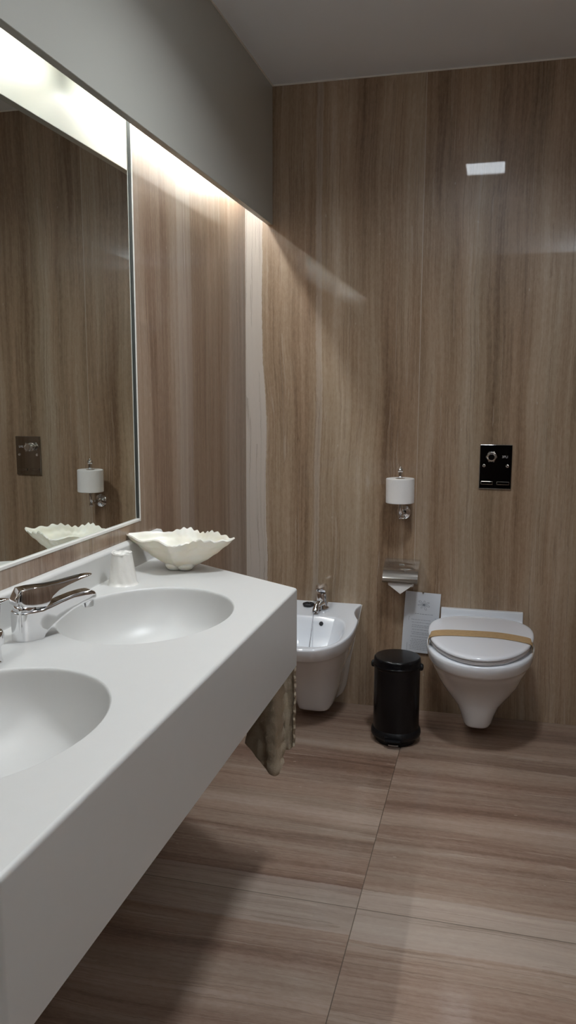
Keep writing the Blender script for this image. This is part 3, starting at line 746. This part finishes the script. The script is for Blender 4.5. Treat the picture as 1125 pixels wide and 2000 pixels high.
# flower emblem of loose looped petals
fc = (.080, .052)
for k in range(7):
    a0 = 2*math.pi*k/7 + .3; L_ = .024 + .004*math.sin(k*2.1); pts = []
    for i in range(13):
        t = i/12*2*math.pi; r_ = L_*(.5-.5*math.cos(t)); a = a0 + .22*math.sin(t)
        pts.append((fc[0] + r_*math.cos(a)*1.05, fc[1] + r_*math.sin(a)*.85))
    ink_line(pts, .00055)
ink_line([(fc[0]+.003*math.cos(t), fc[1]+.003*math.sin(t)) for t in [k*.6 for k in range(12)]], .0005)
ink_line([(.022,.262-.006), (.022,.108), (.134,.108), (.134,.15)], .0005)
rnd = random.Random(3)
def words(a0, a1, b, w):
    a = a0
    while a < a1:
        l = rnd.uniform(.004, .013); e = min(a+l, a1); ink_line([(a, b), (e, b)], w); a = e + .0022
words(.046,.120,.092,.0008); 
b = .118
while b < .252:
    st = rnd.uniform(.030,.040); words(st, rnd.uniform(.108,.128), b, .0006); b += .0072 if rnd.random() < .8 else .012
finish('printed_text', bm, M['ink'], nc, smooth=0)
bm = bmesh.new(); lathe(bm, (.7715, -.001, .5175), (0,-1,.0), [(.0015,0), (.0015,.011), (.0035,.012), (.004,.015), (.002,.017)], 14); finish('pin', bm, M['steel'], nc)

# ------------------------------------------------------------------ flush plate
fp = thing('flush_plate', 'dark polished flush plate with a round knob on the wall above the toilet', 'flush plate', (1.042, 0, 1.049))
X0, X1, Z0, Z1 = .979, 1.105, .9605, 1.138
bm = bmesh.new(); box(bm, X0, X1, -.0085, -.0005, Z0, Z1, .0022, 3)
finish('wall_plate', bm, M['plate'], fp, smooth=40)
KX, KZ = X0+.046, Z1-.048
bm = bmesh.new(); lathe(bm, (KX, -.0085, KZ), (0,-1,0), [(.0195,0), (.0195,.0015), (.012,.003), (.011,.016), (.0165,.018), (.0185,.021), (.0185,.031), (.0165,.034), (.013,.0345), (.012,.033), (0,.033)], 36)
for k in range(6):
    a = 2*math.pi*k/6; lathe(bm, (KX+.0185*math.cos(a), -.030, KZ+.0185*math.sin(a)), (0,-1,0), [(.0026,0), (.003,.001), (.003,.008), (.002,.009)], 10)
finish('knob', bm, M['chrome'], fp, smooth=40)
for sx in (X0+.018, X1-.0175):
    bm = bmesh.new(); lathe(bm, (sx, -.0085, Z1-.0845), (0,-1,0), [(.0065,0), (.0065,.001), (.0055,.0025), (.003,.003), (.0028,.001), (0,.001)], 24); finish('screw', bm, M['chrome'], fp)
for a, b_ in ((X0+.0075, X0+.054), (X0+.069, X0+.118)):
    bm = bmesh.new(); box(bm, a, b_, -.0125, -.0083, Z0+.018, Z0+.0305, .0018, 2); finish('finger_tab', bm, M['plate'], fp, smooth=40)
cu = bpy.data.curves.new('mark_text', 'FONT'); cu.body = '3PU'; cu.size = .0135; cu.extrude = .0003; cu.align_x = 'CENTER'
tmp = bpy.data.objects.new('tmp_text', cu); COL.objects.link(tmp); bpy.context.view_layer.update()
me = bpy.data.meshes.new_from_object(tmp.evaluated_get(bpy.context.evaluated_depsgraph_get()))
bpy.data.objects.remove(tmp); me.name = 'mark'
me.transform(Matrix.Translation((X0+.0975, -.0089, Z1-.0525)) @ Matrix.Rotation(R(90), 4, 'X'))
me.materials.clear(); me.materials.append(M['silvermark'])
mo = bpy.data.objects.new('lettering', me); COL.objects.link(mo); mo.parent = fp; mo.matrix_parent_inverse = Matrix.Translation(fp.location).inverted()

# ------------------------------------------------------------------ pedal bin
PX, PY = .7035, -.312
pb = thing('pedal_bin', 'black round pedal bin standing on the floor between bidet and toilet', 'bin', (PX, PY, 0))
bm = bmesh.new(); lathe(bm, (PX, PY, 0), (0,0,1), [(.089,.022), (.090,.030), (.0885,.040), (.0885,.292), (.0900,.296), (.0900,.301), (.086,.303)], 64); finish('bin_body', bm, M['black'], pb)
bm = bmesh.new(); lathe(bm, (PX, PY, 0), (0,0,1), [(.072,0), (.077,.0005), (.078,.005), (.078,.014), (.082,.018), (.094,.026), (.0965,.034), (.0955,.046), (.0890,.056)], 64); finish('base_ring', bm, M['blackplastic'], pb)
bm = bmesh.new(); lathe(bm, (PX, PY, 0), (0,0,1), [(.088,.302), (.0925,.303), (.0935,.306), (.0930,.309), (.0905,.311), (.0900,.325), (.0885,.333), (.0850,.3365), (.08,.3375), (.04,.3385), (0,.339)], 64); finish('bin_lid', bm, M['black'], pb, smooth=50)
for s in (-1, 1):
    bm = bmesh.new(); lathe(bm, (PX+s*.086, PY, .300), (s,0,.0), [(.014,0), (.0145,.004), (.013,.011), (.009,.014), (0,.015)], 20); finish('handle_pivot', bm, M['blackplastic'], pb)
bm = bmesh.new(); tube(bm, [(PX + .0985*math.cos(a), PY + .0985*math.sin(a), .2985 - .008*abs(math.sin(a))) for a in [math.pi*k/30 for k in range(0, 31)]], .0026, 10); finish('carry_handle', bm, M['blackplastic'], pb)
bm = bmesh.new()
box(bm, PX-.034, PX+.034, PY-.0955, PY-.082, .022, .044, .003); finish('pedal_slot', bm, M['blackplastic'], pb)
bm = bmesh.new(); box(bm, PX-.030, PX+.030, PY-.112, PY-.080, .030, .036, .0025); pdl = finish('pedal', bm, M['blackplastic'], pb)
bm = bmesh.new(); secs = []
for k in range(13):
    a = -math.pi/2 - .24 + .48*k/12; p = Vector((PX + .0785*math.cos(a), PY + .0785*math.sin(a), .0045)); nr = Vector((math.cos(a), math.sin(a), 0))
    secs.append([p+nr*.002*math.cos(b)+Vector((0,0,.0035*math.sin(b))) for b in [2*math.pi*j/8 for j in range(8)]])
loft(bm, secs); finish('chrome_foot_clip', bm, M['chrome'], pb)

# ------------------------------------------------------------------ world, camera, view
w = bpy.data.worlds.new('room_air'); sc.world = w; w.use_nodes = True
w.node_tree.nodes['Background'].inputs[0].default_value = (.02,.02,.022,1); w.node_tree.nodes['Background'].inputs[1].default_value = 1.
f = Vector((-math.sin(YAW)*math.cos(PITCH), math.cos(YAW)*math.cos(PITCH), math.sin(PITCH)))
r = Vector((math.cos(YAW), math.sin(YAW), 0)); u = r.cross(f)
r2 = r*math.cos(ROLL) + u*math.sin(ROLL); u2 = -r*math.sin(ROLL) + u*math.cos(ROLL)
cam = bpy.data.cameras.new('camera'); co = bpy.data.objects.new('camera', cam); COL.objects.link(co)
mw = Matrix((r2, u2, -f)).transposed().to_4x4(); mw.translation = Vector(CAM); co.matrix_world = mw
cam.sensor_fit = 'VERTICAL'; cam.sensor_height = 24.; cam.lens = F/2000*24.; cam.clip_start = .05
sc.camera = co
sc.view_settings.view_transform = 'Standard'; sc.view_settings.look = 'None'; sc.view_settings.gamma = 1.; sc.view_settings.use_curve_mapping = False
sc.view_settings.exposure = .30
sc.cycles.max_bounces = 10; sc.cycles.diffuse_bounces = 5; sc.cycles.glossy_bounces = 6
sc.cycles.caustics_reflective = False; sc.cycles.caustics_refractive = False; sc.cycles.sample_clamp_indirect = 6.
